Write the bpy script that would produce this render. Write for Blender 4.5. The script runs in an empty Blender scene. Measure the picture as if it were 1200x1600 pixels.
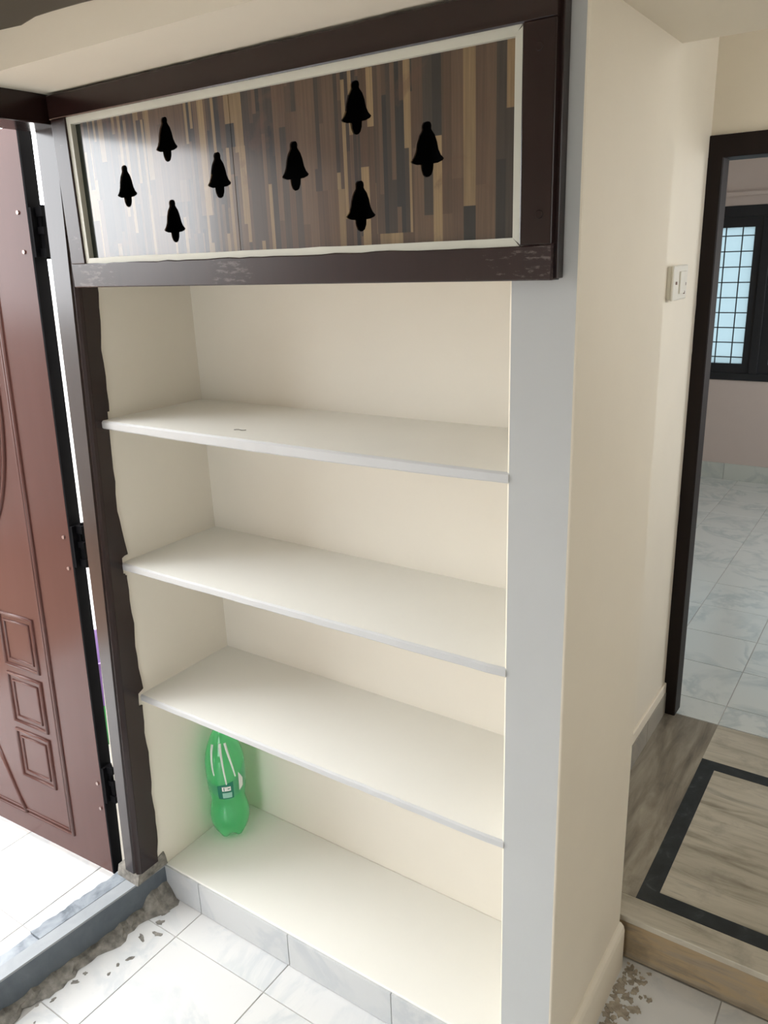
import bpy, bmesh, math, random
from mathutils import Vector, Matrix
random.seed(7)
S = bpy.context.scene
COL = S.collection

# ------------------------------------------------------------------ camera, world, exposure
cam_d = bpy.data.cameras.new('camera')
cam = bpy.data.objects.new('camera', cam_d); COL.objects.link(cam)
cam.location = (1.6221, -1.1698, 1.7544)
cam.rotation_euler = (1.260482, 0.034295, 0.594569)
cam_d.sensor_fit = 'HORIZONTAL'; cam_d.sensor_width = 36.0
cam_d.lens = 36.0 * 1239.67 / 1200.0
cam_d.clip_start = 0.02; cam_d.clip_end = 200
S.camera = cam

w = bpy.data.worlds.new('overcast_sky'); S.world = w; w.use_nodes = True
bg = w.node_tree.nodes['Background']
bg.inputs[0].default_value = (0.95, 0.975, 1.0, 1)
bg.inputs[1].default_value = 9.0
S.view_settings.view_transform = 'Standard'; S.view_settings.look = 'None'
S.view_settings.gamma = 1.0; S.view_settings.use_curve_mapping = False
S.view_settings.exposure = -0.05

WB = (0.6, 1.7, 0.2, 1.8)                                    # window added behind the viewer for front light: x0, x1, z0, z1
def portal(loc, rot, sx, sy):
    l = bpy.data.lights.new('daylight_portal', 'AREA'); l.shape = 'RECTANGLE'; l.size = sx; l.size_y = sy
    l.cycles.is_portal = True
    o = bpy.data.objects.new('daylight_portal', l); COL.objects.link(o); o.location = loc; o.rotation_euler = rot
H = math.pi / 2
portal((-0.13, -0.60, 1.07), (0, -H, 0), 1.9, 0.95)       # entrance door
portal(((WB[0] + WB[1]) / 2, -3.25, (WB[2] + WB[3]) / 2), (H, 0, 0), WB[1] - WB[0], WB[3] - WB[2])            # added window behind the viewer
portal((2.76, 1.00, 2.00), (0, H, 0), .9, .7)            # added passage window
portal((2.76, 3.10, 1.55), (0, H, 0), 1.3, 1.4)            # added far room side window
portal((0.62, 4.95, 1.42), (-H, 0, 0), 1.2, 1.0)            # far room window

# ------------------------------------------------------------------ materials
MATS = {}
def new_mat(name):
    m = bpy.data.materials.new(name); m.use_nodes = True
    nt = m.node_tree; b = nt.nodes['Principled BSDF']
    MATS[name] = m
    return m, nt, b
def N(nt, t, **kw):
    n = nt.nodes.new(t)
    for k, v in kw.items(): setattr(n, k, v)
    return n
def ramp(nt, stops, interp='LINEAR'):
    r = N(nt, 'ShaderNodeValToRGB'); r.color_ramp.interpolation = interp
    e = r.color_ramp.elements
    while len(e) < len(stops): e.new(0.5)
    for el, (p, c) in zip(e, stops): el.position = p; el.color = (*c, 1)
    return r
def pos(nt, scale=(1, 1, 1), rnd=0.0):
    g = N(nt, 'ShaderNodeNewGeometry')
    m = N(nt, 'ShaderNodeMapping'); m.inputs['Scale'].default_value = scale
    nt.links.new(g.outputs['Position'], m.inputs['Vector'])
    if rnd:
        oi = N(nt, 'ShaderNodeObjectInfo'); mu = N(nt, 'ShaderNodeMath', operation='MULTIPLY'); mu.inputs[1].default_value = rnd
        nt.links.new(oi.outputs['Random'], mu.inputs[0]); nt.links.new(mu.outputs[0], m.inputs['Location'])
    return m.outputs['Vector']
def noise(nt, vec, scale, detail=4, rough=0.55, dist=0.0):
    n = N(nt, 'ShaderNodeTexNoise'); n.inputs['Scale'].default_value = scale; n.inputs['Detail'].default_value = detail
    n.inputs['Roughness'].default_value = rough; n.inputs['Distortion'].default_value = dist
    nt.links.new(vec, n.inputs['Vector']); return n.outputs['Fac']
def bump(nt, b, fac, strength, dist=0.002):
    bp = N(nt, 'ShaderNodeBump'); bp.inputs['Strength'].default_value = strength; bp.inputs['Distance'].default_value = dist
    nt.links.new(fac, bp.inputs['Height']); nt.links.new(bp.outputs[0], b.inputs['Normal'])
def mixc(nt, fac, a, b2):
    m = N(nt, 'ShaderNodeMix', data_type='RGBA')
    if isinstance(fac, float): m.inputs[0].default_value = fac
    else: nt.links.new(fac, m.inputs[0])
    for i, v in ((6, a), (7, b2)):
        if isinstance(v, tuple): m.inputs[i].default_value = (*v, 1)
        else: nt.links.new(v, m.inputs[i])
    return m.outputs[2]
def paint(name, col, var=0.04, rough=0.6, bs=0.15, sc=3.0):
    m, nt, b = new_mat(name); v = pos(nt)
    f = noise(nt, v, sc, 5)
    c0 = tuple(max(0, c * (1 - var)) for c in col); c1 = tuple(min(1, c * (1 + var)) for c in col)
    r = ramp(nt, [(0.3, c0), (0.7, c1)]); nt.links.new(f, r.inputs[0]); nt.links.new(r.outputs[0], b.inputs['Base Color'])
    b.inputs['Roughness'].default_value = rough
    bump(nt, b, noise(nt, v, 60.0, 6), bs, 0.001)
    return m
def plain(name, col, rough=0.5, metal=0.0, coat=0.0):
    m, nt, b = new_mat(name); b.inputs['Base Color'].default_value = (*col, 1)
    b.inputs['Roughness'].default_value = rough; b.inputs['Metallic'].default_value = metal; b.inputs['Coat Weight'].default_value = coat
    return m
CREAM = paint('cream_wall_paint', (0.81, 0.762, 0.67), 0.02)
CREAM2 = paint('warm_cream_wall_paint', (0.80, 0.725, 0.595), 0.025)
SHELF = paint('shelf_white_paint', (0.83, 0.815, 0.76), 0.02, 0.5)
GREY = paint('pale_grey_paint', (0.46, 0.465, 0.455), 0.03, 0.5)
PINK = paint('pinkish_wall_paint', (0.56, 0.48, 0.43), 0.02)
CEIL = paint('ceiling_paint', (0.80, 0.77, 0.70), 0.02)
TAUPE = paint('taupe_fascia_paint', (0.125, 0.105, 0.08), 0.1)
GROUT = paint('grout', (0.42, 0.40, 0.37), 0.1, 0.9)
CEMENT = paint('dusty_cement', (0.22, 0.205, 0.18), 0.5, 0.95, 0.8, 45.0)
CONC = paint('outdoor_concrete', (0.55, 0.54, 0.52), 0.1, 0.9)
WHITEW = paint('whitewash', (0.8, 0.8, 0.78), 0.05, 0.8)
BLACK = plain('flat_black', (0.004, 0.004, 0.005), 0.8); BLACK.node_tree.nodes['Principled BSDF'].inputs['Specular IOR Level'].default_value = 0.08  # hinge black; also stands in for shade on leaf edge and in cabinet
PLASTIC = plain('white_switch_plastic', (0.80, 0.77, 0.68), 0.3)
STEEL = plain('screw_steel', (0.30, 0.22, 0.20), 0.35, 0.6)
PURPLE = plain('purple_plastic', (0.20, 0.10, 0.32), 0.4)
GREENP = plain('green_plastic', (0.04, 0.30, 0.08), 0.4)

def marble(name, base, vein, rough=0.22):
    m, nt, b = new_mat(name); v = pos(nt, (1, 1, 1), 37.0)
    f = noise(nt, v, 2.6, 8, 0.6, 1.2)
    r = ramp(nt, [(0.44, base), (0.495, vein), (0.515, vein), (0.57, base)]); nt.links.new(f, r.inputs[0])
    f2 = noise(nt, v, 5.0, 3)
    r2 = ramp(nt, [(0.45, (0, 0, 0)), (0.65, (1, 1, 1))]); nt.links.new(f2, r2.inputs[0])
    nt.links.new(mixc(nt, r2.outputs[0], r.outputs[0], base), b.inputs['Base Color'])
    b.inputs['Roughness'].default_value = rough
    return m
TILE = marble('white_marble_tile', (0.69, 0.685, 0.67), (0.59, 0.605, 0.61))
TILE_SK = marble('grey_marble_skirting', (0.56, 0.565, 0.56), (0.49, 0.505, 0.515), 0.3)
TILE_FAR = marble('pale_green_marble_tile', (0.66, 0.69, 0.66), (0.52, 0.57, 0.56), 0.2)
TILE_FSK = marble('sage_marble_skirting', (0.55, 0.58, 0.53), (0.45, 0.49, 0.46), 0.3)
TILE_PSK = marble('taupe_skirting_tile', (0.36, 0.33, 0.27), (0.28, 0.26, 0.22), 0.4)

def brown_gloss(name, c0, c1, rough, scr=0.0, bs=0.12):
    m, nt, b = new_mat(name); v = pos(nt)
    f = noise(nt, pos(nt, (1, 1, 0.12)), 30.0, 5)
    r = ramp(nt, [(0.3, c0), (0.7, c1)]); nt.links.new(f, r.inputs[0])
    out = r.outputs[0]
    if scr:
        f2 = noise(nt, pos(nt, (0.25, 1, 1)), 140.0, 6, 0.7)
        f3 = noise(nt, v, 5.0, 3)
        mu = N(nt, 'ShaderNodeMath', operation='MULTIPLY'); nt.links.new(f2, mu.inputs[0]); nt.links.new(f3, mu.inputs[1])
        r2 = ramp(nt, [(0.36, (0, 0, 0)), (0.42, (scr, scr, scr))]); nt.links.new(mu.outputs[0], r2.inputs[0])
        out = mixc(nt, r2.outputs[0], out, (0.42, 0.36, 0.33))
    nt.links.new(out, b.inputs['Base Color'])
    b.inputs['Roughness'].default_value = rough
    bump(nt, b, noise(nt, pos(nt, (1, 1, 0.2)), 45.0, 4), bs, 0.001)
    return m
BROWN = brown_gloss('dark_brown_enamel', (0.014, 0.006, 0.0055), (0.021, 0.009, 0.008), 0.2)
BROWN_C = brown_gloss('dark_brown_enamel_scuffed', (0.018, 0.0075, 0.0065), (0.027, 0.011, 0.0095), 0.3, 0.22)
BROWN_F = brown_gloss('blackish_brown_enamel', (0.010, 0.006, 0.005), (0.014, 0.008, 0.007), 0.5)
BROWN_F.node_tree.nodes['Principled BSDF'].inputs['Specular IOR Level'].default_value = 0.2
LEAF = brown_gloss('chocolate_door_enamel', (0.080, 0.033, 0.027), (0.084, 0.035, 0.029), 0.2, 0.0, 0.03); LEAF.node_tree.nodes['Principled BSDF'].inputs['Specular IOR Level'].default_value = 0.2
BEAD = paint('off_white_bead_paint', (0.56, 0.55, 0.47), 0.12, 0.45, 0.4)
GREENSTRIP = plain('dark_green_edge', (0.018, 0.024, 0.018), 0.3)

def laminate():
    m, nt, b = new_mat('striped_wood_laminate')
    # random staves: columns of varying width, cut into lengths
    g = N(nt, 'ShaderNodeNewGeometry'); sp = N(nt, 'ShaderNodeSeparateXYZ'); nt.links.new(g.outputs['Position'], sp.inputs[0])
    def stave(width, length, seed, stops):
        wn = N(nt, 'ShaderNodeTexNoise', noise_dimensions='1D'); wn.inputs['Scale'].default_value = 9.0; wn.inputs['Detail'].default_value = 0
        nt.links.new(sp.outputs['X'], wn.inputs['W'])
        a = N(nt, 'ShaderNodeMath', operation='MULTIPLY_ADD'); a.inputs[1].default_value = width * 2.2; nt.links.new(wn.outputs['Fac'], a.inputs[0]); nt.links.new(sp.outputs['X'], a.inputs[2])
        d = N(nt, 'ShaderNodeMath', operation='DIVIDE'); nt.links.new(a.outputs[0], d.inputs[0]); d.inputs[1].default_value = width
        fl = N(nt, 'ShaderNodeMath', operation='FLOOR'); nt.links.new(d.outputs[0], fl.inputs[0])
        sd = N(nt, 'ShaderNodeMath', operation='ADD'); nt.links.new(fl.outputs[0], sd.inputs[0]); sd.inputs[1].default_value = seed
        h1 = N(nt, 'ShaderNodeTexWhiteNoise', noise_dimensions='1D'); nt.links.new(sd.outputs[0], h1.inputs['W'])
        zz = N(nt, 'ShaderNodeMath', operation='DIVIDE'); nt.links.new(sp.outputs['Z'], zz.inputs[0]); zz.inputs[1].default_value = length
        z2 = N(nt, 'ShaderNodeMath', operation='MULTIPLY_ADD'); nt.links.new(h1.outputs['Value'], z2.inputs[0]); z2.inputs[1].default_value = 7.3; nt.links.new(zz.outputs[0], z2.inputs[2])
        fz = N(nt, 'ShaderNodeMath', operation='FLOOR'); nt.links.new(z2.outputs[0], fz.inputs[0])
        cb = N(nt, 'ShaderNodeCombineXYZ'); nt.links.new(sd.outputs[0], cb.inputs[0]); nt.links.new(fz.outputs[0], cb.inputs[1])
        h2 = N(nt, 'ShaderNodeTexWhiteNoise', noise_dimensions='2D'); nt.links.new(cb.outputs[0], h2.inputs['Vector'])
        r = ramp(nt, stops, 'CONSTANT'); nt.links.new(h2.outputs['Value'], r.inputs[0])
        return r.outputs[0], h2.outputs['Value']
    c1, v1 = stave(0.0185, 0.24, 3.0, [(0.0, (0.080, 0.046, 0.028)), (0.20, (0.115, 0.070, 0.042)), (0.38, (0.215, 0.145, 0.075)), (0.52, (0.020, 0.017, 0.016)),
                                     (0.64, (0.095, 0.056, 0.035)), (0.76, (0.27, 0.185, 0.095)), (0.86, (0.042, 0.031, 0.025))])
    c2, v2 = stave(0.0075, 0.21, 91.0, [(0.0, (0.040, 0.028, 0.023)), (0.28, (0.105, 0.065, 0.040)), (0.5, (0.24, 0.165, 0.085)), (0.68, (0.070, 0.043, 0.029)), (0.84, (0.020, 0.018, 0.018))])
    c3, v3 = stave(0.043, 0.33, 55.0, [(0.0, (0, 0, 0)), (0.58, (1, 1, 1))])
    col = mixc(nt, c3, c1, c2)
    gr = noise(nt, pos(nt, (1, 1, 0.03)), 220.0, 4, 0.6)
    gm = ramp(nt, [(0.25, (0.66, 0.66, 0.66)), (0.75, (1.15, 1.12, 1.1))]); nt.links.new(gr, gm.inputs[0])
    mu = N(nt, 'ShaderNodeMix', data_type='RGBA', blend_type='MULTIPLY'); mu.inputs[0].default_value = 1.0
    nt.links.new(col, mu.inputs[6]); nt.links.new(gm.outputs[0], mu.inputs[7])
    # reddish smears
    sm = noise(nt, pos(nt), 9.0, 5, 0.6, 0.8)
    sr = ramp(nt, [(0.60, (0, 0, 0)), (0.68, (0.4, 0.4, 0.4))]); nt.links.new(sm, sr.inputs[0])
    nt.links.new(mixc(nt, sr.outputs[0], mu.outputs[2], (0.095, 0.045, 0.028)), b.inputs['Base Color'])
    b.inputs['Roughness'].default_value = 0.3
    b.inputs['Coat Weight'].default_value = 0.8; b.inputs['Coat Roughness'].default_value = 0.12; b.inputs['Coat IOR'].default_value = 1.5
    bump(nt, b, noise(nt, pos(nt), 26.0, 3), 0.10, 0.001)
    return m
LAM = laminate()

def stone(name, stops, scale, stretch, rough=0.35):
    m, nt, b = new_mat(name)
    f = noise(nt, pos(nt, stretch), scale, 7, 0.6, 0.5)
    r = ramp(nt, stops); nt.links.new(f, r.inputs[0])
    s = noise(nt, pos(nt), 7.0, 6, 0.65)
    sr = ramp(nt, [(0.55, (0, 0, 0)), (0.72, (0.6, 0.6, 0.6))]); nt.links.new(s, sr.inputs[0])
    nt.links.new(mixc(nt, sr.outputs[0], r.outputs[0], tuple(c * .5 for c in stops[1][1])), b.inputs['Base Color'])
    b.inputs['Roughness'].default_value = rough
    return m
ST1 = [(0.3, (0.26, 0.225, 0.165)), (0.46, (0.47, 0.425, 0.335)), (0.58, (0.55, 0.50, 0.40)), (0.72, (0.33, 0.30, 0.24))]
STONE_X = stone('streaked_stone', ST1, 5.0, (0.55, 4.0, 1))
STONE_Y = stone('streaked_dark_stone', [(0.3, (0.12, 0.10, 0.075)), (0.5, (0.25, 0.215, 0.165)), (0.7, (0.40, 0.355, 0.275))], 5.0, (4.0, 0.6, 1))
STONE_R = stone('amber_streaked_stone', [(0.3, (0.19, 0.15, 0.105)), (0.45, (0.33, 0.265, 0.185)), (0.56, (0.40, 0.29, 0.165)), (0.66, (0.24, 0.195, 0.14)), (0.76, (0.36, 0.31, 0.24))], 5.0, (0.6, 1, 5.0))
BGRAN = stone('black_granite', [(0.35, (0.012, 0.015, 0.016)), (0.6, (0.024, 0.029, 0.031)), (0.72, (0.07, 0.08, 0.08))], 22.0, (1, 1, 1), 0.3)
GGRAN = stone('blue_grey_granite', [(0.3, (0.075, 0.095, 0.115)), (0.6, (0.12, 0.14, 0.16)), (0.75, (0.19, 0.21, 0.225))], 10.0, (1, 1, 1), 0.5)
GTOP = stone('pale_grey_granite', [(0.3, (0.27, 0.29, 0.305)), (0.7, (0.35, 0.365, 0.375))], 8.0, (1, 1, 1), 0.6)
MGRAN = stone('mottled_granite', [(0.35, (0.10, 0.12, 0.14)), (0.5, (0.25, 0.28, 0.31)), (0.7, (0.36, 0.385, 0.41))], 12.0, (1, 1, 1), 0.4)

def glassy(name, col, rough, ior=1.45):
    m, nt, b = new_mat(name); b.inputs['Base Color'].default_value = (*col, 1)
    b.inputs['Roughness'].default_value = rough; b.inputs['Transmission Weight'].default_value = 1.0; b.inputs['IOR'].default_value = ior
    return m
def thin(name, col, trans, transl, gloss_r=0.1, f1=0.5, f2=0.3):
    m = bpy.data.materials.new(name); m.use_nodes = True; nt = m.node_tree; nt.nodes.clear()
    o = N(nt, 'ShaderNodeOutputMaterial'); t = N(nt, 'ShaderNodeBsdfTransparent'); t.inputs[0].default_value = (*trans, 1)
    l = N(nt, 'ShaderNodeBsdfTranslucent'); l.inputs[0].default_value = (*transl, 1)
    g = N(nt, 'ShaderNodeBsdfPrincipled'); g.inputs['Base Color'].default_value = (*col, 1); g.inputs['Roughness'].default_value = gloss_r
    m1 = N(nt, 'ShaderNodeMixShader'); m1.inputs[0].default_value = f1; m2 = N(nt, 'ShaderNodeMixShader'); m2.inputs[0].default_value = f2
    nt.links.new(t.outputs[0], m1.inputs[1]); nt.links.new(l.outputs[0], m1.inputs[2])
    nt.links.new(m1.outputs[0], m2.inputs[1]); nt.links.new(g.outputs[0], m2.inputs[2]); fr_ = N(nt, 'ShaderNodeFresnel'); fr_.inputs[0].default_value = 1.5
    gl = N(nt, 'ShaderNodeBsdfGlossy'); gl.inputs['Roughness'].default_value = gloss_r
    m3 = N(nt, 'ShaderNodeMixShader'); gb_ = N(nt, 'ShaderNodeNewGeometry'); iv = N(nt, 'ShaderNodeMath', operation='SUBTRACT'); iv.inputs[0].default_value = 1.0; nt.links.new(gb_.outputs['Backfacing'], iv.inputs[1])
    fm = N(nt, 'ShaderNodeMath', operation='MULTIPLY'); nt.links.new(fr_.outputs[0], fm.inputs[0]); nt.links.new(iv.outputs[0], fm.inputs[1]); nt.links.new(fm.outputs[0], m3.inputs[0]); nt.links.new(m2.outputs[0], m3.inputs[1]); nt.links.new(gl.outputs[0], m3.inputs[2])
    nt.links.new(m3.outputs[0], o.inputs[0])
    MATS[name] = m; return m
FROST = thin('frosted_window_glass', (0.5, 0.6, 0.65), (0.30, 0.36, 0.38), (0.36, 0.42, 0.44), 0.3, 0.5, 0.15)
PET = thin('green_bottle_plastic', (0.14, 0.80, 0.38), (0.50, 1.0, 0.68), (0.55, 1.0, 0.72), 0.06, 0.42, 0.16)

# ------------------------------------------------------------------ mesh helpers (world coordinates in, local out)
def tag(o, label=None, cat=None, group=None, kind=None):
    if label: o['label'] = label
    if cat: o['category'] = cat
    if group: o['group'] = group
    if kind: o['kind'] = kind
    return o
def wloc(p):
    v = Vector((0, 0, 0))
    while p is not None: v = v + Vector(p.location); p = p.parent
    return v
def link(name, bm, mats, parent=None, origin=None, smooth=False, bevel=0.0):
    bm.normal_update()
    me = bpy.data.meshes.new(name)
    if bevel:
        es = [e for e in bm.edges if len(e.link_faces) == 2 and e.calc_face_angle(0) > 0.7]
        bmesh.ops.bevel(bm, geom=es, offset=bevel, segments=2, affect='EDGES', profile=0.5)
    base = wloc(parent) + (Vector(origin) if origin and parent is None else Vector((0, 0, 0)))
    bmesh.ops.translate(bm, verts=bm.verts, vec=-base)
    bmesh.ops.recalc_face_normals(bm, faces=bm.faces)
    bm.to_mesh(me); bm.free()
    for m in (mats if isinstance(mats, (list, tuple)) else [mats]): me.materials.append(m)
    if smooth:
        for p in me.polygons: p.use_smooth = True
    o = bpy.data.objects.new(name, me); COL.objects.link(o)
    if parent is not None: o.parent = parent
    elif origin: o.location = origin
    return o
def empty(name, loc=(0, 0, 0)):
    o = bpy.data.objects.new(name, None); COL.objects.link(o); o.location = loc; o.empty_display_size = 0.05; return o
def add_box(bm, x0, x1, y0, y1, z0, z1):
    vs = [bm.verts.new((x, y, z)) for x in (x0, x1) for y in (y0, y1) for z in (z0, z1)]
    for f in ((0, 1, 3, 2), (4, 6, 7, 5), (0, 4, 5, 1), (2, 3, 7, 6), (0, 2, 6, 4), (1, 5, 7, 3)):
        bm.faces.new([vs[i] for i in f])
    return vs
def box(name, b, mats, parent=None, bevel=0.0, **k):
    bm = bmesh.new(); add_box(bm, *b); return link(name, bm, mats, parent, bevel=bevel, **k)
def boxes(name, bl, mats, parent=None, **k):
    bm = bmesh.new()
    for b in bl: add_box(bm, *b)
    return link(name, bm, mats, parent, **k)
def add_prism(bm, poly, f0, f1):
    """poly of 2-D points; f0/f1 map a point to 3-D for the two ends"""
    a = [bm.verts.new(f0(*p)) for p in poly]; b = [bm.verts.new(f1(*p)) for p in poly]; n = len(poly)
    for i in range(n): bm.faces.new((a[i], a[(i + 1) % n], b[(i + 1) % n], b[i]))
    bm.faces.new(a[::-1]); bm.faces.new(b)
def prism_x(name, poly, x0, x1, mats, parent=None, **k):
    bm = bmesh.new(); add_prism(bm, poly, lambda y, z: (x0, y, z), lambda y, z: (x1, y, z)); return link(name, bm, mats, parent, **k)
def prism_z(name, poly, z0, z1, mats, parent=None, **k):
    bm = bmesh.new(); add_prism(bm, poly, lambda x, y: (x, y, z0), lambda x, y: (x, y, z1)); return link(name, bm, mats, parent, **k)
def add_tube(bm, pts, r, seg=8, closed=False):
    pts = [Vector(p) for p in pts]; n = len(pts); rings = []
    for i, p in enumerate(pts):
        a = pts[i - 1] if (i > 0 or closed) else p; b = pts[(i + 1) % n] if (i < n - 1 or closed) else p
        t = (b - a).normalized(); u = t.orthogonal().normalized() if abs(t.y) > 0.95 else t.cross(Vector((0, 1, 0))).normalized(); v = t.cross(u).normalized()
        rr = r[i] if isinstance(r, (list, tuple)) else r
        rings.append([bm.verts.new(p + (u * math.cos(2 * math.pi * k / seg) + v * math.sin(2 * math.pi * k / seg)) * rr) for k in range(seg)])
    for i in range(n if closed else n - 1):
        A, B = rings[i], rings[(i + 1) % n]
        for k in range(seg): bm.faces.new((A[k], A[(k + 1) % seg], B[(k + 1) % seg], B[k]))
    if not closed:
        bm.faces.new(rings[0][::-1]); bm.faces.new(rings[-1])
def add_lathe(bm, prof, c, seg=40, mod=None, caps=True):
    rings = []
    for (r, z) in prof:
        ring = []
        for k in range(seg):
            a = 2 * math.pi * k / seg; rr, zz = (r, z) if mod is None else mod(r, z, a)
            ring.append(bm.verts.new((c[0] + rr * math.cos(a), c[1] + rr * math.sin(a), c[2] + zz)))
        rings.append(ring)
    for A, B in zip(rings, rings[1:]):
        for k in range(seg): bm.faces.new((A[k], A[(k + 1) % seg], B[(k + 1) % seg], B[k]))
    if caps: bm.faces.new(rings[0][::-1]); bm.faces.new(rings[-1])
def disc_y(name, x, y, z, r, depth, mats, parent):
    bm = bmesh.new(); add_prism(bm, [(r * math.cos(a * math.pi / 6), r * math.sin(a * math.pi / 6)) for a in range(12)],
                                lambda u, v: (x + u, y, z + v), lambda u, v: (x + u * .8, y - depth, z + v * .8))
    return link(name, bm, mats, parent)

# ------------------------------------------------------------------ measured dimensions
Z0, Z1, Z2, Z3, ZC = 0.1064, 1.4064, 1.0406, 0.6622, 1.7143
W, P, D, YP = 1.0642, 1.1778, 0.3234, 0.4543
HS, YD, XD = 0.1367, 1.4883, 0.9965            # passage floor height, far doorway, passage wall
XE, YE, ZCEIL = 2.62, -3.1, 2.75                # entry room extents
ZB, YBM = 2.098, -0.205                            # beam soffit, loft soffit
def yj(z): return -0.105 + 0.050 * z             # leaning edge of the door jamb

# ------------------------------------------------------------------ tiles
def tile_field(parent, x0, x1, y0, y1, ztop, gx, gy, sx, sy, mat, gap=0.0022, thick=0.012):
    """tiles on a grid whose joints pass through gx, gy; clipped at the rectangle"""
    cache = {}
    i0 = math.floor((x0 - gx) / sx); i1 = math.ceil((x1 - gx) / sx)
    j0 = math.floor((y0 - gy) / sy); j1 = math.ceil((y1 - gy) / sy)
    for i in range(i0, i1):
        for j in range(j0, j1):
            a, b = max(x0, gx + i * sx), min(x1, gx + (i + 1) * sx); c, d = max(y0, gy + j * sy), min(y1, gy + (j + 1) * sy)
            if b - a < 0.015 or d - c < 0.015: continue
            w_, h_ = round(b - a - gap, 4), round(d - c - gap, 4)
            if (w_, h_) not in cache:
                bm = bmesh.new(); add_box(bm, -w_ / 2, w_ / 2, -h_ / 2, h_ / 2, -thick, 0)
                es = [e for e in bm.edges if all(v.co.z > -0.001 for v in e.verts)]
                bmesh.ops.bevel(bm, geom=es, offset=0.001, segments=1, affect='EDGES')
                me = bpy.data.meshes.new('tile'); bm.to_mesh(me); bm.free(); me.materials.append(mat); cache[(w_, h_)] = me
            o = bpy.data.objects.new('tile', cache[(w_, h_)]); COL.objects.link(o); o.parent = parent
            o.location = ((a + b) / 2, (c + d) / 2, ztop + random.uniform(-0.0003, 0.0003))

floor = tag(box('floor', (-0.11, XE, YE, YP + 0.04, -0.045, -0.0025), GROUT), 'white marble tiled floor below the shelf niche', kind='structure')
tile_field(floor, 0.0, XE, YE, 0.0, 0.0, 0.1365, -0.1005, 0.3225, 0.3225, TILE)
tile_field(floor, P, XE, 0.0, YP + 0.03, 0.0, 0.1365, -0.1005, 0.3225, 0.3225, TILE)
fr = tag(box('floor_room', (-1.0, XE, YD + 0.0, 4.8, 0.05, HS - 0.0025), GROUT), 'pale marble tiled floor of the far room', kind='structure')
tile_field(fr, -0.6, 2.2, YD + 0.005, 4.8, HS, 1.185, 1.925, 0.292, 0.292, TILE_FAR)
fp = tag(box('floor_porch', (-1.6, -0.112, -1.7, 1.2, 0.0, 0.0575), GROUT), 'white tiled porch floor outside the entrance door', kind='structure')
tile_field(fp, -1.6, -0.112, -1.7, 1.2, 0.06, -0.20, -0.335, 0.3225, 0.3225, TILE)
tag(box('ground', (-14, 14, -14, 14, -0.2, -0.1), CONC), 'pale concrete ground outside the house', kind='structure')
SOIL = paint('red_soil', (0.36, 0.235, 0.165), 0.2, 0.95)
tag(box('ground_soil', (-4.2, -1.6, -3.7, -.2, -.12, -.06), SOIL), 'red soil yard beside the porch', kind='structure')
tag(box('added_house', (-3.2, -.6, -8, -3.6, -.1, 6.0), paint('weathered_brown_render', (0.16, 0.12, 0.09), .2, .9)), 'tall brown house added out of view to bound the cabinet reflection', kind='structure')  # unseen block, added to cut off the sky reflected in the panel
tag(box('wall_compound', (-4.4, -4.2, -9, 9, -0.1, 1.7), WHITEW), 'white boundary wall outside the entrance', kind='structure')

# ------------------------------------------------------------------ walls of the entry room
def mesh_wall(name, bl, mat, label): return tag(boxes(name, bl, mat), label, kind='structure')
bm = bmesh.new()
add_prism(bm, [(0, 0), (0, Z0), (yj(Z0) + .03, Z0), (yj(2.1) + .03, 2.1), (yj(2.1) + .03, ZCEIL), (D + .13, ZCEIL), (D + .13, 0)], lambda y, z: (-.105, y, z), lambda y, z: (0, y, z))
add_box(bm, -.105, 0, -1.18, yj(2.1) + .03, 2.09, ZCEIL)
add_box(bm, -.105, 0, YE, -1.12, 0, ZCEIL)
tag(link('wall_left', bm, CREAM), 'cream wall holding the entrance door, running on as the niche side', kind='structure')
mesh_wall('wall_back', [(0, W, D, D + .13, 0, ZCEIL)], CREAM, 'cream back wall of the shelf niche')
mesh_wall('wall_lintel', [(0, W + .01, 0.0, D, 2.09, ZCEIL)], CREAM, 'narrow cream wall strip above the loft cabinet')
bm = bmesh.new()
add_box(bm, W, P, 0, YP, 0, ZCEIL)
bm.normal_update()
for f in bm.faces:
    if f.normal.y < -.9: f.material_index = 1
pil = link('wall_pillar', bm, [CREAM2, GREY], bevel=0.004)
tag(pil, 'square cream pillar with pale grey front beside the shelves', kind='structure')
bm = bmesh.new()
add_box(bm, 0, XE, YBM, 0, 2.1045, ZCEIL); add_box(bm, P, XE, 0.0, YP, ZB, ZCEIL)
tag(link('wall_beam', bm, CREAM2), 'cream beam above the cabinet and over the opening beside the pillar', kind='structure')
# dark upper coat of the beam, with an uneven lower edge
low = [(XE * i / 60, 2.167 + random.uniform(-.002, .002) + .003 * math.sin(i * 1.1)) for i in range(61)]
bm = bmesh.new(); add_prism(bm, low + [(XE, ZCEIL), (0, ZCEIL)], lambda x, z: (x, YBM - .002, z), lambda x, z: (x, YBM + .002, z))
tag(link('trim_beam', bm, TAUPE), 'dark taupe upper coat on the beam face above the cabinet', kind='structure')
def holed(lo, hi, a, b, z0, z1, ztop): return [(lo, a, 0, ztop), (b, hi, 0, ztop), (a, b, 0, z0), (a, b, z1, ztop)]
VX = (XE, XE + .12)
mesh_wall('wall_right', [(*VX, a, b, c, d) for a, b, c, d in holed(YE, YD + .1, .65, 1.35, 1.55, 2.45, ZCEIL)], CREAM, 'cream wall facing the entrance door')
mesh_wall('wall_front', [(a, b, YE - .12, YE, c, d) for a, b, c, d in holed(-.1, XE + .12, WB[0], WB[1], WB[2], WB[3], ZCEIL)], CREAM, 'cream wall facing the shelf niche')
tag(box('ceiling', (-.105, XE + .12, YE - .12, YD + .1, ZCEIL, ZCEIL + .1), CEIL), 'pale ceiling of the entry room', kind='structure')

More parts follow.
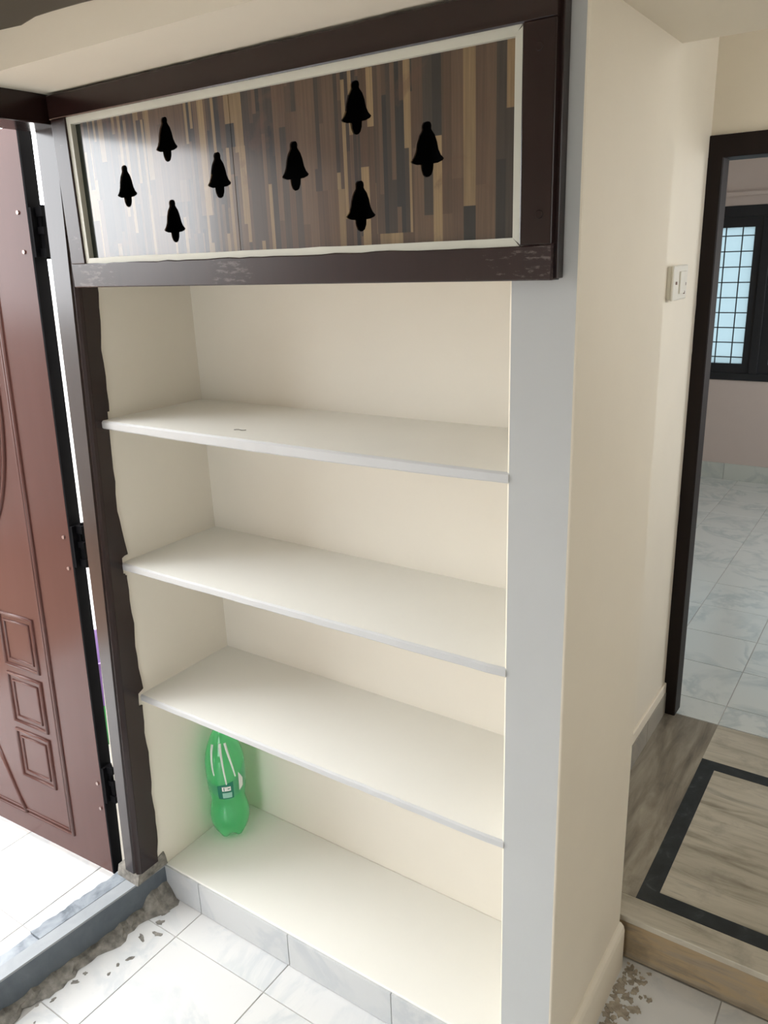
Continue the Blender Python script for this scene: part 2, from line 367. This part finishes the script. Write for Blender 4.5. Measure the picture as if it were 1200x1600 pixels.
# passage and far room
mesh_wall('wall_passage', [(XD - .12, XD, YP - .01, YD + .1, 0, ZCEIL)], CREAM2, 'cream passage wall with the switch')
mesh_wall('wall_doorway', [(1.05, 1.95, YD, YD + .1, 2.055, ZCEIL), (XD, 1.05, YD, YD + .1, 2.055, ZCEIL), (1.95, XE, YD, YD + .1, 0, ZCEIL)], CREAM2, 'cream wall above and beside the dark inner doorway')
mesh_wall('wall_room', [(-1, 0.0, 4.8, 4.92, 0, 2.9), (1.28, XE, 4.8, 4.92, 0, 2.9), (0, 1.28, 4.8, 4.92, 0, .855), (0, 1.28, 4.8, 4.92, 2.0, 2.9)], PINK, 'pinkish far room wall around the barred window')
mesh_wall('wall_room_side', [(-1.12, -1, YD, 4.92, 0, 2.9), *[(*VX, a, b, c, d) for a, b, c, d in holed(YD + .1, 4.92, 2.4, 3.8, .9, 2.2, 2.9)], (-1, XD - .12, YD, YD + .1, 0, 2.9)], PINK, 'pinkish side walls of the far room')
tag(box('ceiling_room', (-1.12, XE + .12, YD + .1, 4.92, 2.9, 3.0), CEIL), 'pale ceiling of the far room', kind='structure')
tag(box('trim_ledge', (-1, XE, 4.77, 4.8, 2.06, 2.085), PINK), 'thin pinkish ledge above the barred window', kind='structure')

# ------------------------------------------------------------------ step and passage floor
stp = tag(empty('floor_passage'), 'raised streaked stone passage floor with black border', kind='structure')
box('bed', (XD, XE, 0.505, YD + .0, 0, HS - .012), GROUT, stp)
box('riser_slab', (P - .18, XE, 0.487, 0.506, 0, HS - .013), STONE_R, stp)
SX0, SX1, SY0, SY1 = 1.187, 1.93, 0.553, 1.262
box('nosing_slab', (XD, XE, 0.478, SY0, HS - .018, HS), STONE_X, stp, bevel=.002)
box('side_slab', (XD, SX0, SY0, YD, HS - .018, HS), STONE_Y, stp)
box('end_slab', (SX0, XE, SY1, YD, HS - .018, HS), STONE_X, stp)
box('side_slab', (SX1, XE, SY0, SY1, HS - .018, HS), STONE_Y, stp)
bw = .048
prism_z('border_strip', [(SX0, SY0), (SX0 + bw, SY0 + bw), (SX0 + bw, SY1 - bw), (SX0, SY1)], HS - .018, HS + .0006, BGRAN, stp)
prism_z('border_strip', [(SX1, SY0), (SX1, SY1), (SX1 - bw, SY1 - bw), (SX1 - bw, SY0 + bw)], HS - .018, HS + .0006, BGRAN, stp)
prism_z('border_strip', [(SX0, SY0), (SX1, SY0), (SX1 - bw, SY0 + bw), (SX0 + bw, SY0 + bw)], HS - .018, HS + .0006, BGRAN, stp)
prism_z('border_strip', [(SX0, SY1), (SX0 + bw, SY1 - bw), (SX1 - bw, SY1 - bw), (SX1, SY1)], HS - .018, HS + .0006, BGRAN, stp)
box('centre_slab', (SX0 + bw, SX1 - bw, SY0 + bw, SY1 - bw, HS - .018, HS), STONE_X, stp)

# ------------------------------------------------------------------ skirtings
sk = tag(empty('baseboard_back'), 'grey marble skirting tiles below the niche platform', kind='structure')
xs = [0.0, 0.137, 0.465, 0.785, W]
for a, b in zip(xs, xs[1:]): box('tile', (a + .001, b - .001, -.006, .004, 0.001, Z0 - .004), TILE_SK, sk, bevel=.001)
pk = tag(empty('baseboard_passage'), 'taupe skirting tiles along the passage wall', kind='structure')
for a, b in ((YP, .72), (.72, 1.02), (1.02, 1.25), (1.25, 1.472)): box('tile', (XD - .002, XD + .010, a + .001, b - .001, HS, .222), TILE_PSK, pk, bevel=.001)
box('plaster_cap', (XD - .002, XD + .008, YP, 1.472, .222, .262), CREAM2, pk, bevel=.003)
bm = bmesh.new()
add_prism(bm, [(P - .01, 0), (P + .014, 0), (P + .014, .118), (P + .011, .130), (P + .004, .138), (P - .01, .141)], lambda x, z: (x, 0.0, z), lambda x, z: (x, YP - .003, z))
tag(link('baseboard_pillar', bm, CREAM2, smooth=False), 'cream painted rounded skirting at the pillar side', kind='structure')
rk = tag(empty('baseboard_room'), 'sage marble skirting tiles below the barred window', kind='structure')
for k in range(12): box('tile', (-1 + k * .3 + .001, -1 + (k + 1) * .3 - .001, 4.79, 4.802, HS, .255), TILE_FSK, rk)

# ------------------------------------------------------------------ niche: platform, shelves
pf = tag(box('niche_platform', (0, W, 0, D, 0, Z0), SHELF, bevel=.003), 'low cream platform at the niche bottom holding the bottle', 'platform')
def shelf(z, label, t=.0195, wob=0.0):
    bm = bmesh.new(); n = 28
    def pt(i, top):
        x = (W + .004) * i / n; e = 1 - abs(2 * i / n - 1)
        sag = wob * math.sin(math.pi * i / n) + random.uniform(-.0004, .0004)
        return x, sag
    rows = []
    for i in range(n + 1):
        x, sg = pt(i, 0); yf = -.004 + random.uniform(-.0006, .0006)
        if i == n: yf = -.002
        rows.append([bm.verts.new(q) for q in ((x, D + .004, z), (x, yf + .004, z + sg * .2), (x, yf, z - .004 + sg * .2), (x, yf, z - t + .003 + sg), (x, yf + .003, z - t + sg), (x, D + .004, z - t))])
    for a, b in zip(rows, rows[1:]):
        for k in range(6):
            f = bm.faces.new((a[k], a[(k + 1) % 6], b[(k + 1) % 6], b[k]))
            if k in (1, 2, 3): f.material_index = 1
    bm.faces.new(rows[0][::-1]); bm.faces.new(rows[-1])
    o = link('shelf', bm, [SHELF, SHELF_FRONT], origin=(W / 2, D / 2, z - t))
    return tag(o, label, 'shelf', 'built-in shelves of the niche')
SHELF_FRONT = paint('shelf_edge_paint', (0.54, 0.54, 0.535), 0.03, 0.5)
shelf(Z1, 'uppermost cream niche shelf, the first below the striped cabinet', .0195, -.006)
shelf(Z2, 'middle cream niche shelf between two other shelves')
shelf(Z3, 'lowest cream niche shelf, directly above the green bottle')
box('cabinet_floor', (0, W, -.002, D + .005, ZC + .001, ZC + .03), CREAM)
tag(bpy.data.objects['cabinet_floor'], 'cream slab under the striped loft cabinet', kind='structure')

# ------------------------------------------------------------------ loft cabinet with bell cut-outs
YF = -0.0345
X0, X1, ZT = 0.0205, 1.1454, 2.1
BX0, BX1, BZ0, BZ1 = 0.0665, 1.0965, 1.762, 2.055
cab = tag(empty('loft_cabinet', (X0, 0, ZC)), 'dark brown framed loft cabinet with striped laminate front and bell cut-outs', 'cabinet')
def wobble_rail(name, x0, x1, z0, z1, mats):
    bm = bmesh.new(); n = 40; rows = []
    for i in range(n + 1):
        x = x0 + (x1 - x0) * i / n; d = random.uniform(-.0012, .0012)
        rows.append([bm.verts.new(q) for q in ((x, 0.004, z0), (x, 0.004, z1 + d), (x, YF + .002, z1 + d), (x, YF, z1 - .002 + d), (x, YF, z0 + .002), (x, YF + .002, z0))])
    for a, b in zip(rows, rows[1:]):
        for k in range(6): bm.faces.new((a[k], a[(k + 1) % 6], b[(k + 1) % 6], b[k]))
    bm.faces.new(rows[0][::-1]); bm.faces.new(rows[-1])
    return link(name, bm, mats, cab)
wobble_rail('top_rail', X0 - .004, X1, BZ1 - .002, ZT, BROWN)
wobble_rail('bottom_rail', X0, X1, ZC, BZ0 + .002, BROWN_C)
box('stile', (X0, BX0 + .001, YF, .004, BZ0 + .002, BZ1 - .002), BROWN_C, cab, bevel=.0015)
box('stile', (BX1 - .001, X1, YF - .0006, .004, ZC + .05, ZT - .047), BROWN, cab, bevel=.002)
box('side_fillet', (X1 - .002, X1 + .006, YF + .012, .003, ZC + .002, ZT), BROWN, cab, bevel=.0015)
bd = .0135
yb = YF + .004
def bead(poly, name='glazing_bead'):
    bm = bmesh.new(); add_prism(bm, poly, lambda x, z: (x, yb, z), lambda x, z: (x, yb + .016, z)); return link(name, bm, BEAD, cab)
def jag(x0, x1, z, amp, n=22): return [(x0 + (x1 - x0) * i / n, z + random.uniform(-amp, amp)) for i in range(n + 1)]
bead([(BX0, BZ0 - .001), (BX1, BZ0 - .001)] + jag(BX1 - bd, BX0 + bd, BZ0 + bd, .0006))
bead(jag(BX0, BX1, BZ1 + .001, .0022) + [(BX1 - bd, BZ1 - bd - .002), (BX0 + bd, BZ1 - bd - .002)])
bead([(BX0, BZ0), (BX0 + bd, BZ0 + bd), (BX0 + bd, BZ1 - bd), (BX0, BZ1)])
bead([(BX1 - bd, BZ0 + bd), (BX1 + .003, BZ0), (BX1 + .003, BZ1), (BX1 - bd, BZ1 - bd)])
box('edge_strip', (BX0 + .004, .1035, YF + .016, YF + .030, BZ0 + .006, BZ1 - .006), GREENSTRIP, cab)
BELL = [(0, .5), (.07, .49), (.105, .455), (.115, .41), (.105, .36), (.125, .325), (.185, .25), (.235, .12), (.265, -.02), (.315, -.12), (.385, -.19), (.355, -.225), (.245, -.26), (.15, -.265), (.14, -.37), (.10, -.46), (.05, -.495), (0, -.5)]
outl = BELL + [(-x, z) for x, z in BELL[-2:0:-1]]
BELLS = [(.352, 1.984), (.2215, 1.910), (.483, 1.910), (.350, 1.837), (.6665, 1.910), (.8005, 1.985), (.802, 1.837), (.9325, 1.911)]
def panel(x0, x1, bells):
    cu = bpy.data.curves.new('panel', 'CURVE'); cu.dimensions = '2D'; cu.fill_mode = 'BOTH'; cu.extrude = .0025
    def poly(pts):
        s = cu.splines.new('POLY'); s.points.add(len(pts) - 1); s.use_cyclic_u = True
        for q, (x, z) in zip(s.points, pts): q.co = (x, z, 0, 1)
    poly([(x0, BZ0 + .004), (x1, BZ0 + .004), (x1, BZ1 - .004), (x0, BZ1 - .004)])
    for bx_, bz_ in bells: poly([(bx_ + x * .079, bz_ + z * .079) for x, z in outl])
    t = bpy.data.objects.new('tmp', cu); COL.objects.link(t)
    dg = bpy.context.evaluated_depsgraph_get(); me = bpy.data.meshes.new_from_object(t.evaluated_get(dg))
    bpy.data.objects.remove(t); bpy.data.curves.remove(cu)
    bm = bmesh.new(); bm.from_mesh(me); bpy.data.meshes.remove(me)
    for v in bm.verts: v.co = Vector((v.co.x, YF + .0145 - v.co.z, v.co.y))
    bmesh.ops.remove_doubles(bm, verts=bm.verts, dist=1e-5)
    return link('laminate_panel', bm, LAM, cab)
panel(.1015, .5225, BELLS[:4]); panel(.5240, BX1 - .006, BELLS[4:])
box('cavity_shade_sheet', (.03, W - .002, .05, .055, ZC + .032, 2.088), BLACK, cab)  # black sheet standing in for the shade inside the cabinet
disc_y('screw', 1.1215, YF, 2.021, .0065, .002, BROWN, cab); disc_y('screw', 1.1265, YF, 1.806, .0065, .002, BROWN, cab)

# ------------------------------------------------------------------ entrance door frame
dfm = tag(empty('trim_entrance', (-.05, 0, Z0)), 'glossy dark brown entrance door frame beside the shelves', kind='structure')
zs = [Z0 + .03 + (2.05 - Z0 - .03) * i / 60 for i in range(61)]
def yr(z):
    pts = [(0.10, -.03), (.187, -.021), (.40, -.012), (.62, -.006), (.70, .004), (.80, .0), (1.0, .006), (1.073, .014), (1.20, .004), (1.35, .012), (1.43, .020), (1.60, .028), (1.71, .036), (2.2, .05)]
    for (a, b), (c, d) in zip(pts, pts[1:]):
        if a <= z <= c: y = b + (d - b) * (z - a) / (c - a); break
    for zz in (Z1, Z2, Z3):
        if zz - .029 < z < zz + .010: y = min(y, -.016)
        elif zz - .034 < z <= zz - .029 or zz + .008 <= z < zz + .018: y = min(y, .002)
    return y + .0022 * math.sin(z * 31) + .0016 * math.sin(z * 67)
bm = bmesh.new(); rows = []
for z in zs:
    y = yj(z)
    rows.append([bm.verts.new(q) for q in ((-.047 - .018 * z, y, z), (-.016, y, z), (-.013, y + .004, z), (-.010, y + .004, z), (-.006, y + .002, z), (0.001, y + .006, z), (.004, y + .012, z), (.004, y + .05, z), (-.047 - .018 * z, y + .05, z))])
for a, b in zip(rows, rows[1:]):
    for k in range(9): bm.faces.new((a[k], a[(k + 1) % 9], b[(k + 1) % 9], b[k]))
bm.faces.new(rows[0][::-1]); bm.faces.new(rows[-1])
link('jamb', bm, BROWN, dfm)
zz = sorted(set(zs + [a + d for a in (Z1, Z2, Z3) for d in (-.035, -.0335, -.0295, -.0285, .0075, .0085, .0175, .0185)]))
prism_x('painted_jamb_face', [(yj(z) + .013, z) for z in zz] + [(yr(z), z) for z in reversed(zz)], -.002, .0045, BROWN, dfm)
bm = bmesh.new(); add_prism(bm, [(yj(z) + .006, z) for z in (Z0 + .03, 2.05)] + [(yj(z) + .05, z) for z in (2.05, Z0 + .03)], lambda y, z: (-.052 - .018 * z, y, z), lambda y, z: (-.045 - .018 * z, y, z)); link('rebate_lip', bm, BROWN, dfm)
prism_x('head', [(-1.18, 2.047), (.03, 2.047), (.03, 2.098), (-.02, 2.104), (-.10, 2.108), (-1.18, 2.112)], -.104, .006, BROWN, dfm, bevel=.003)
box('jamb', (-.104, .004, -1.18, -1.10, Z0, 2.05), BROWN, dfm, bevel=.003)
prism_x('plaster_foot', [(yj(.1) - .004, Z0), (.004, Z0), (.0, Z0 + .03), (-.004, Z0 + .046), (-.024, Z0 + .040), (yj(.1) + .06, Z0 + .034), (yj(.1) + .004, Z0 + .031)], -.084, .0035, CEMENT, dfm)

# sill
sl = tag(empty('trim_sill', (-.05, -.5, 0)), 'blue grey granite threshold with paler grey top at the entrance', kind='structure')
def sx(y): return 0.001 + .085 * y                  # the sill runs slightly askew
def skew(name, a0, a1, z0, z1, mat, ya=.0, yb_=-1.18, jagged=0.0):
    n = 26; l0 = []; l1 = []
    for i in range(n + 1):
        y = ya + (yb_ - ya) * i / n; l0.append((sx(y) + a0, y)); l1.append((sx(y) + a1 + (random.uniform(-jagged, jagged) if jagged else 0), y))
    return prism_z(name, l0 + l1[::-1], z0, z1, mat, sl)
skew('kerb', -.040, 0.0, 0.0, Z0 - .006, GGRAN)
skew('kerb_top', -.040, 0.001, Z0 - .006, Z0, GTOP)  # kerb capped in a paler grey than its face
skew('outer_slab', -.040, -.082, 0.05, Z0 + .001, MGRAN, -.055, -.36, .004)
skew('outer_slab', -.040, -.076, 0.05, Z0 - .004, MGRAN, -.362, -1.18, .004)
bm = bmesh.new(); rows = []; n = 60
for i in range(n + 1):
    y = -.002 - 1.1 * i / n; wd = .035 + .012 * math.sin(i * .7) + random.uniform(-.007, .007) + (.012 if i < 6 else 0); h = .016 + random.uniform(0, .010) + (.03 if i < 5 else 0)
    rows.append([bm.verts.new(q) for q in ((sx(y) - .002, y, 0), (sx(y) - .002, y, h), (sx(y) + .012, y, h * .7), (sx(y) + wd * .7, y, .005), (sx(y) + wd, y, .0005))])
for a, b in zip(rows, rows[1:]):
    for k in range(4): bm.faces.new((a[k], a[k + 1], b[k + 1], b[k]))
link('mortar_fillet', bm, CEMENT, sl)
def blobs(name, spots, mat, parent, h=.0015):
    bm = bmesh.new()
    for (x, y, z, r, st, ang) in spots:
        n = 11; pts = []
        for k in range(n):
            a = 2 * math.pi * k / n; rr = r * random.uniform(.55, 1.2); u, v = rr * math.cos(a) * st, rr * math.sin(a)
            pts.append((x + u * math.cos(ang) - v * math.sin(ang), y + u * math.sin(ang) + v * math.cos(ang)))
        add_prism(bm, pts, lambda a, b: (a, b, z - .001), lambda a, b, hh=h * random.uniform(.3, 1.2): (a, b, z + hh))
    o = link(name, bm, mat, parent); o['kind'] = 'stuff'; return o
sp = [(.055 + random.uniform(-.02, .05) - .05 * k / 16, -.06 - .5 * k / 16, 0, random.uniform(.003, .009), random.uniform(1, 2.2), random.uniform(0, 3)) for k in range(17)]
o = blobs('cement_splatter', sp, CEMENT, None); tag(o, 'dried cement splatter on the tiles along the threshold', 'cement')
sp = [(P + .02 + abs(random.gauss(0, .03)), .40 + random.uniform(-.16, .07), 0, random.uniform(.002, .008), random.uniform(1, 2), random.uniform(0, 3)) for k in range(150)]
RESID = paint('sandy_cement_residue', (0.36, 0.31, 0.24), .35, .95, .8, 50.0)
o = blobs('cement_residue', sp, RESID, None, .002); tag(o, 'crumbly cement residue at the pillar foot before the step', 'cement')

# ------------------------------------------------------------------ entrance door leaf (open outwards)
LD = Vector((-1, -.062, 0)).normalized(); LN = Vector((LD.y, -LD.x, 0)); LN = LN if LN.y < 0 else -LN
LO = Vector((-.118, -.098, 0))
door = tag(empty('door_1', (LO.x, LO.y, .1)), 'open chocolate brown entrance door with pressed panel grooves', kind='structure')
def lp(u, z, d=0.0):                                # leaf coordinates -> world, leaning like the frame
    v = LO + LD * u + LN * d; return Vector((v.x - .022 * z, v.y + .050 * z, z))
LW, LZ0, LZ1, LT = .86, .086, 2.066, .034
bm = bmesh.new()
add_prism(bm, [(0.001, LZ0), (LW, LZ0), (LW, LZ1), (0.001, LZ1)], lambda u, z: lp(u, z, 0), lambda u, z: lp(u, z, -LT))
link('leaf_skin', bm, LEAF, door)
bm = bmesh.new(); add_prism(bm, [(-.004, LZ0 - .001), (.002, LZ0 - .001), (.002, LZ1), (-.004, LZ1)], lambda u, z: lp(u, z, .0005), lambda u, z: lp(u, z, -LT - .0005))
link('shaded_leaf_edge', bm, BLACK, door)  # leaf edge in silhouette, its shade put into a black strip
def groove(pts, closed=False, off=.0, r=.0075):
    bm = bmesh.new()
    add_tube(bm, [lp(u, z, -.0012) for u, z in pts], r, 8, closed)
    return link('moulding', bm, LEAF, door, smooth=True)
def dbl_rect(u0, u1, z0, z1, gap=.011):
    groove([(u0, z0), (u1, z0), (u1, z1), (u0, z1)], True); groove([(u0 + gap, z0 + gap), (u1 - gap, z0 + gap), (u1 - gap, z1 - gap), (u0 + gap, z1 - gap)], True, r=.0055)
dbl_rect(.158, LW - .158, .155, 1.90, .012)
for z0, z1 in ((.663, .823), (.476, .632), (.293, .447)):
    dbl_rect(.212, .360, z0, z1, .02); dbl_rect(LW - .360, LW - .212, z0, z1, .02)
arc = lambda c, rx, rz, a0, a1, n=24: [(c[0] + rx * math.cos(a0 + (a1 - a0) * k / n), c[1] + rz * math.sin(a0 + (a1 - a0) * k / n)) for k in range(n + 1)]
groove(arc((LW / 2, 1.44), .22, .42, 0, 2 * math.pi * 47 / 48, 47), True); groove(arc((LW / 2, 1.44), .207, .407, 0, 2 * math.pi * 47 / 48, 47), True, r=.0055)
for m_ in (0, 1):
    f = (lambda u: LW - u) if m_ else (lambda u: u)
    groove([(f(.372), .157), (f(.40), .20), (f(.435), .275), (f(.475), .36)] if not m_ else [(f(.33), .17), (f(.30), .24), (f(.27), .30)])
for z in (1.838, 1.072, .374):
    hg_bm = bmesh.new()
    def hb(u0, u1, z0, z1, d0, d1): add_prism(hg_bm, [(u0, z0), (u1, z0), (u1, z1), (u0, z1)], lambda u, zz_: lp(u, zz_, d0), lambda u, zz_: lp(u, zz_, d1))
    hb(-.012, -.003, z - .055, z + .055, .0, -.030)
    hb(-.034, -.012, z - .055, z - .035, -.012, -.026); hb(-.034, -.012, z - .004, z + .012, -.012, -.026); hb(-.034, -.012, z + .035, z + .055, -.012, -.026)
    hb(-.030, -.016, z - .035, z - .004, -.016, -.022); hb(-.022, -.012, z + .012, z + .035, -.016, -.022)
    hg = link('hinge', hg_bm, BLACK, door)
    bm = bmesh.new(); add_tube(bm, [lp(-.022, z - .06, -.026), lp(-.022, z + .06, -.026)], .006, 10); link('knuckle', bm, BLACK, hg)
for u, z in ((.034, 1.884), (.030, 1.796), (.024, 1.095), (.020, 1.011), (.018, .375), (.018, .295)):
    bm = bmesh.new(); add_prism(bm, [(u + .005 * math.cos(a * .7854), z + .005 * math.sin(a * .7854)) for a in range(8)], lambda a, b: lp(a, b, 0), lambda a, b: lp(a, b, .003)); link('screw', bm, STEEL, door)

# bucket glimpsed through the hinge gap
bc = (-.80, .41, .06)
bk = tag(empty('bucket', bc), 'purple and green bucket on the porch behind the door', 'bucket')
bm = bmesh.new(); add_lathe(bm, [(.115, 0), (.125, .12), (.13, .17)], bc, 28); link('green_base', bm, GREENP, bk, smooth=True)
bm = bmesh.new(); add_lathe(bm, [(.13, .17), (.148, .34), (.156, .342), (.156, .352), (.145, .352), (.128, .18)], bc, 28); link('purple_body', bm, PURPLE, bk, smooth=True)

# ------------------------------------------------------------------ far doorway frame
f2 = tag(empty('trim_doorway', (1.0, YD, HS)), 'blackish brown frame of the inner doorway beyond the step', kind='structure')
bm = bmesh.new(); n = 40; rows = []
for i in range(n + 1):
    z = HS + (2.0 - HS) * i / n; d = random.uniform(-.0015, .0015) + .002 * math.sin(z * 9)
    rows.append([bm.verts.new(q) for q in ((XD - .001 + d, 1.472, z), (1.037, 1.472, z), (1.0405, 1.475, z), (1.042, 1.53, z), (1.042, 1.535, z), (1.042, 1.54, z), (XD - .002, 1.54, z))])
for a, b in zip(rows, rows[1:]):
    for k in range(7): bm.faces.new((a[k], a[(k + 1) % 7], b[(k + 1) % 7], b[k]))
bm.faces.new(rows[0][::-1]); bm.faces.new(rows[-1])
link('jamb', bm, BROWN_F, f2)
box('jamb', (1.895, 1.955, 1.472, YD + .1, HS, 2.0), BROWN_F, f2, bevel=.002)
box('head', (XD, 1.955, 1.472, YD + .1, 1.998, 2.06), BROWN_F, f2, bevel=.002)

# ------------------------------------------------------------------ switch
sw = tag(empty('switch_plate', (XD, 1.195, 1.66)), 'small white switch plate on the passage wall beside the doorway', 'switch')
box('back_box', (XD - .001, XD + .012, 1.128, 1.262, 1.616, 1.704), PLASTIC, sw, bevel=.003)
box('plate', (XD + .012, XD + .020, 1.124, 1.266, 1.613, 1.707), PLASTIC, sw, bevel=.004)
box('rocker', (XD + .019, XD + .025, 1.178, 1.215, 1.630, 1.690), PLASTIC, sw, bevel=.002)
box('rocker', (XD + .019, XD + .023, 1.220, 1.243, 1.630, 1.690), PLASTIC, sw, bevel=.002)
for y, z in ((1.147, 1.66), (1.24, 1.655), (1.232, 1.632)): box('screw', (XD + .0195, XD + .0235, y - .003, y + .003, z - .004, z + .004), STEEL, sw)

# ------------------------------------------------------------------ far room window
win = tag(empty('window_1', (.64, 4.86, .855)), 'dark framed window with square iron grille in the far room', kind='structure')
FRM = plain('window_dark_paint', (0.012, 0.014, 0.017), 0.4)
box('frame_top', (0, 1.28, 4.785, 4.88, 1.93, 2.0), FRM, win, bevel=.003); box('frame_bottom', (0, 1.28, 4.785, 4.88, .855, .905), FRM, win, bevel=.003)
for a, b in ((0, .06), (.595, .65), (1.22, 1.28)): box('frame_post', (a, b, 4.785, 4.88, .905, 1.93), FRM, win, bevel=.003)
for a, b in ((.06, .595), (.65, 1.22)):
    ga, gb = a + .06, b - .05
    sa = link('sash', (lambda bm: (add_box(bm, a, ga, 4.80, 4.835, .905, 1.93), add_box(bm, gb, b, 4.80, 4.835, .905, 1.93), add_box(bm, ga, gb, 4.80, 4.835, .905, .968), add_box(bm, ga, gb, 4.80, 4.835, 1.865, 1.93), bm)[-1])(bmesh.new()), FRM, win)
    box('pane', (ga, gb, 4.815, 4.819, .968, 1.865), FROST, sa)
    x = gb - .075
    while x > ga: box('grille_bar', (x - .0035, x + .0035, 4.806, 4.813, .968, 1.865), FRM, sa); x -= .105
    z = 1.012
    while z < 1.865: box('grille_bar', (ga, gb, 4.804, 4.811, z - .0035, z + .0035), FRM, sa); z += .1
# unseen windows added to light the entry room, passage and far room
def plain_window(name, fx, label):
    t = tag(empty(name), label, kind='structure')
    for nm, b in fx: box(nm, b, FRM, t)
def win_y(name, y0, y1, a, b, z0, z1, label):
    plain_window(name, [('frame_post', (x - .025, x + .025, y0, y1, z0, z1)) for x in (a + .025, (a + b) / 2, b - .025)] + [('frame_rail', (a, b, y0, y1, z - .025, z + .025)) for z in (z0 + .025, z1 - .025)], label)
def win_x(name, x0, x1, a, b, z0, z1, label):
    plain_window(name, [('frame_post', (x0, x1, y - .025, y + .025, z0, z1)) for y in (a + .025, (a + b) / 2, b - .025)] + [('frame_rail', (x0, x1, a, b, z - .025, z + .025)) for z in (z0 + .025, z1 - .025)], label)
win_y('added_window_2', YE - .1, YE - .03, *WB, 'unseen open window added to light the niche from the front')
win_x('added_window_3', XE + .03, XE + .1, .65, 1.35, 1.55, 2.45, 'unseen open window added to light the passage')
win_x('added_window_4', XE + .03, XE + .1, 2.4, 3.8, .9, 2.2, 'unseen open side window added to brighten the far room')

# ------------------------------------------------------------------ green bottle
B = (.064, .205, Z0)
bt = tag(empty('soda_bottle', B), 'green translucent plastic soda bottle with torn label under the lowest shelf', 'bottle')
prof = [(.018, .006), (.034, .002), (.044, .010), (.053, .030), (.0575, .055), (.058, .075), (.055, .095), (.0505, .115), (.0495, .130), (.0525, .150), (.0555, .170), (.057, .20), (.0575, .235), (.0565, .26), (.053, .28), (.046, .305), (.036, .33), (.025, .352), (.0165, .366), (.0145, .378), (.0145, .392)]
AC = math.atan2(cam.location.y - B[1], cam.location.x - B[0])      # label turned towards the room
def petal(r, z, a):
    k = max(0, (0.034 - z) / .034); return (r * (1 - .10 * k * (1 + math.cos(5 * (a - AC))) * .5), z + .016 * k * (1 + math.cos(5 * (a - AC))) * .5 * (r / .04))
bm = bmesh.new(); add_lathe(bm, prof, B, 50, petal, True)
body = link('bottle_body', bm, PET, bt, smooth=True)
bm = bmesh.new(); add_lathe(bm, [(.017, .388), (.0175, .392), (.0175, .408), (.0165, .411), (.003, .4115)], B, 30); link('cap', bm, plain('green_cap_plastic', (.03, .35, .12), .35), bt, smooth=True)
bm = bmesh.new(); add_lathe(bm, [(.030, .006), (.042, .014), (.0555, .056), (.056, .075), (.0485, .118), (.0475, .13), (.0535, .17), (.0555, .235), (.0545, .26), (.0525, .272)], B, 40)
link('liquid', bm, thin('pale_green_liquid', (.10, .55, .27), (.94, .99, .96), (.7, .95, .8), .2, .15, .05), bt, smooth=True)
def on_bottle(a, z, off=.0008):
    for (r0, z0), (r1, z1) in zip(prof, prof[1:]):
        if z0 <= z <= z1 and z > .03: r = r0 + (r1 - r0) * (z - z0) / (z1 - z0); break
    else: r = .057
    return (B[0] + (r + off) * math.cos(a), B[1] + (r + off) * math.sin(a), B[2] + z)
def patch(name, a0, a1, zf0, zf1, mat, off, parent=bt, n=14):
    bm = bmesh.new(); rows = []
    for i in range(n + 1):
        s = i / n; a = AC + a0 + (a1 - a0) * s
        rows.append([bm.verts.new(on_bottle(a, zf0(s) + (zf1(s) - zf0(s)) * k / 4, off)) for k in range(5)])
    for p, q in zip(rows, rows[1:]):
        for k in range(4): bm.faces.new((p[k], q[k], q[k + 1], p[k + 1]))
    return link(name, bm, mat, parent, smooth=True)
LBL = thin('label_film', (.16, .48, .36), (.35, .75, .55), (.35, .7, .52), .3)
DKG = plain('label_dark_green', (.0, .17, .10), .35); WHT = plain('label_white', (.78, .80, .76), .4); PALE = plain('label_pale_green', (.28, .56, .44), .4)
lb = patch('torn_label', -1.35, 1.35, lambda s: .178 - .03 * math.sin(s * 3.1) + .02 * abs(s - .5), lambda s: .212 - .035 * math.sin(s * 3.1) + .05 * s, LBL, .0008)
patch('print_block', -.52, .30, lambda s: .153, lambda s: .20 + .012 * s, DKG, .0013, lb)
patch('print_box', -.28, .16, lambda s: .182, lambda s: .197, WHT, .0018, lb)
patch('print_lines', -.28, .20, lambda s: .157, lambda s: .176, PALE, .0018, lb)
patch('print_mark', -.20, -.16, lambda s: .184, lambda s: .195, DKG, .0022, lb, 2); patch('print_mark', 0.0, .11, lambda s: .188, lambda s: .191, DKG, .0022, lb, 2)
patch('print_patch', .62, .90, lambda s: .17 + .01 * s, lambda s: .235 - .03 * s, WHT, .0016, lb)
for a0, a1, z0, z1 in ((-.22, -.03, .33, .205), (.15, .45, .33, .225), (-.85, -.62, .325, .235)):
    bm = bmesh.new(); add_tube(bm, [on_bottle(AC + a0 + (a1 - a0) * k / 10, z0 + (z1 - z0) * k / 10, .0012) for k in range(11)], [.0038 - .00018 * k for k in range(11)], 6); link('label_strip', bm, WHT, bt)

# a stray thread lying on the uppermost shelf
bm = bmesh.new(); add_tube(bm, [(.383 + .004 * k, .055 + .003 * math.sin(k * .9) + .0012 * k, Z1 + .0009) for k in range(8)], .0007, 5)
tag(link('thread', bm, plain('dark_thread', (.05, .045, .04), .8), origin=(.397, .06, Z1)), 'short dark thread lying on the uppermost shelf', 'thread')
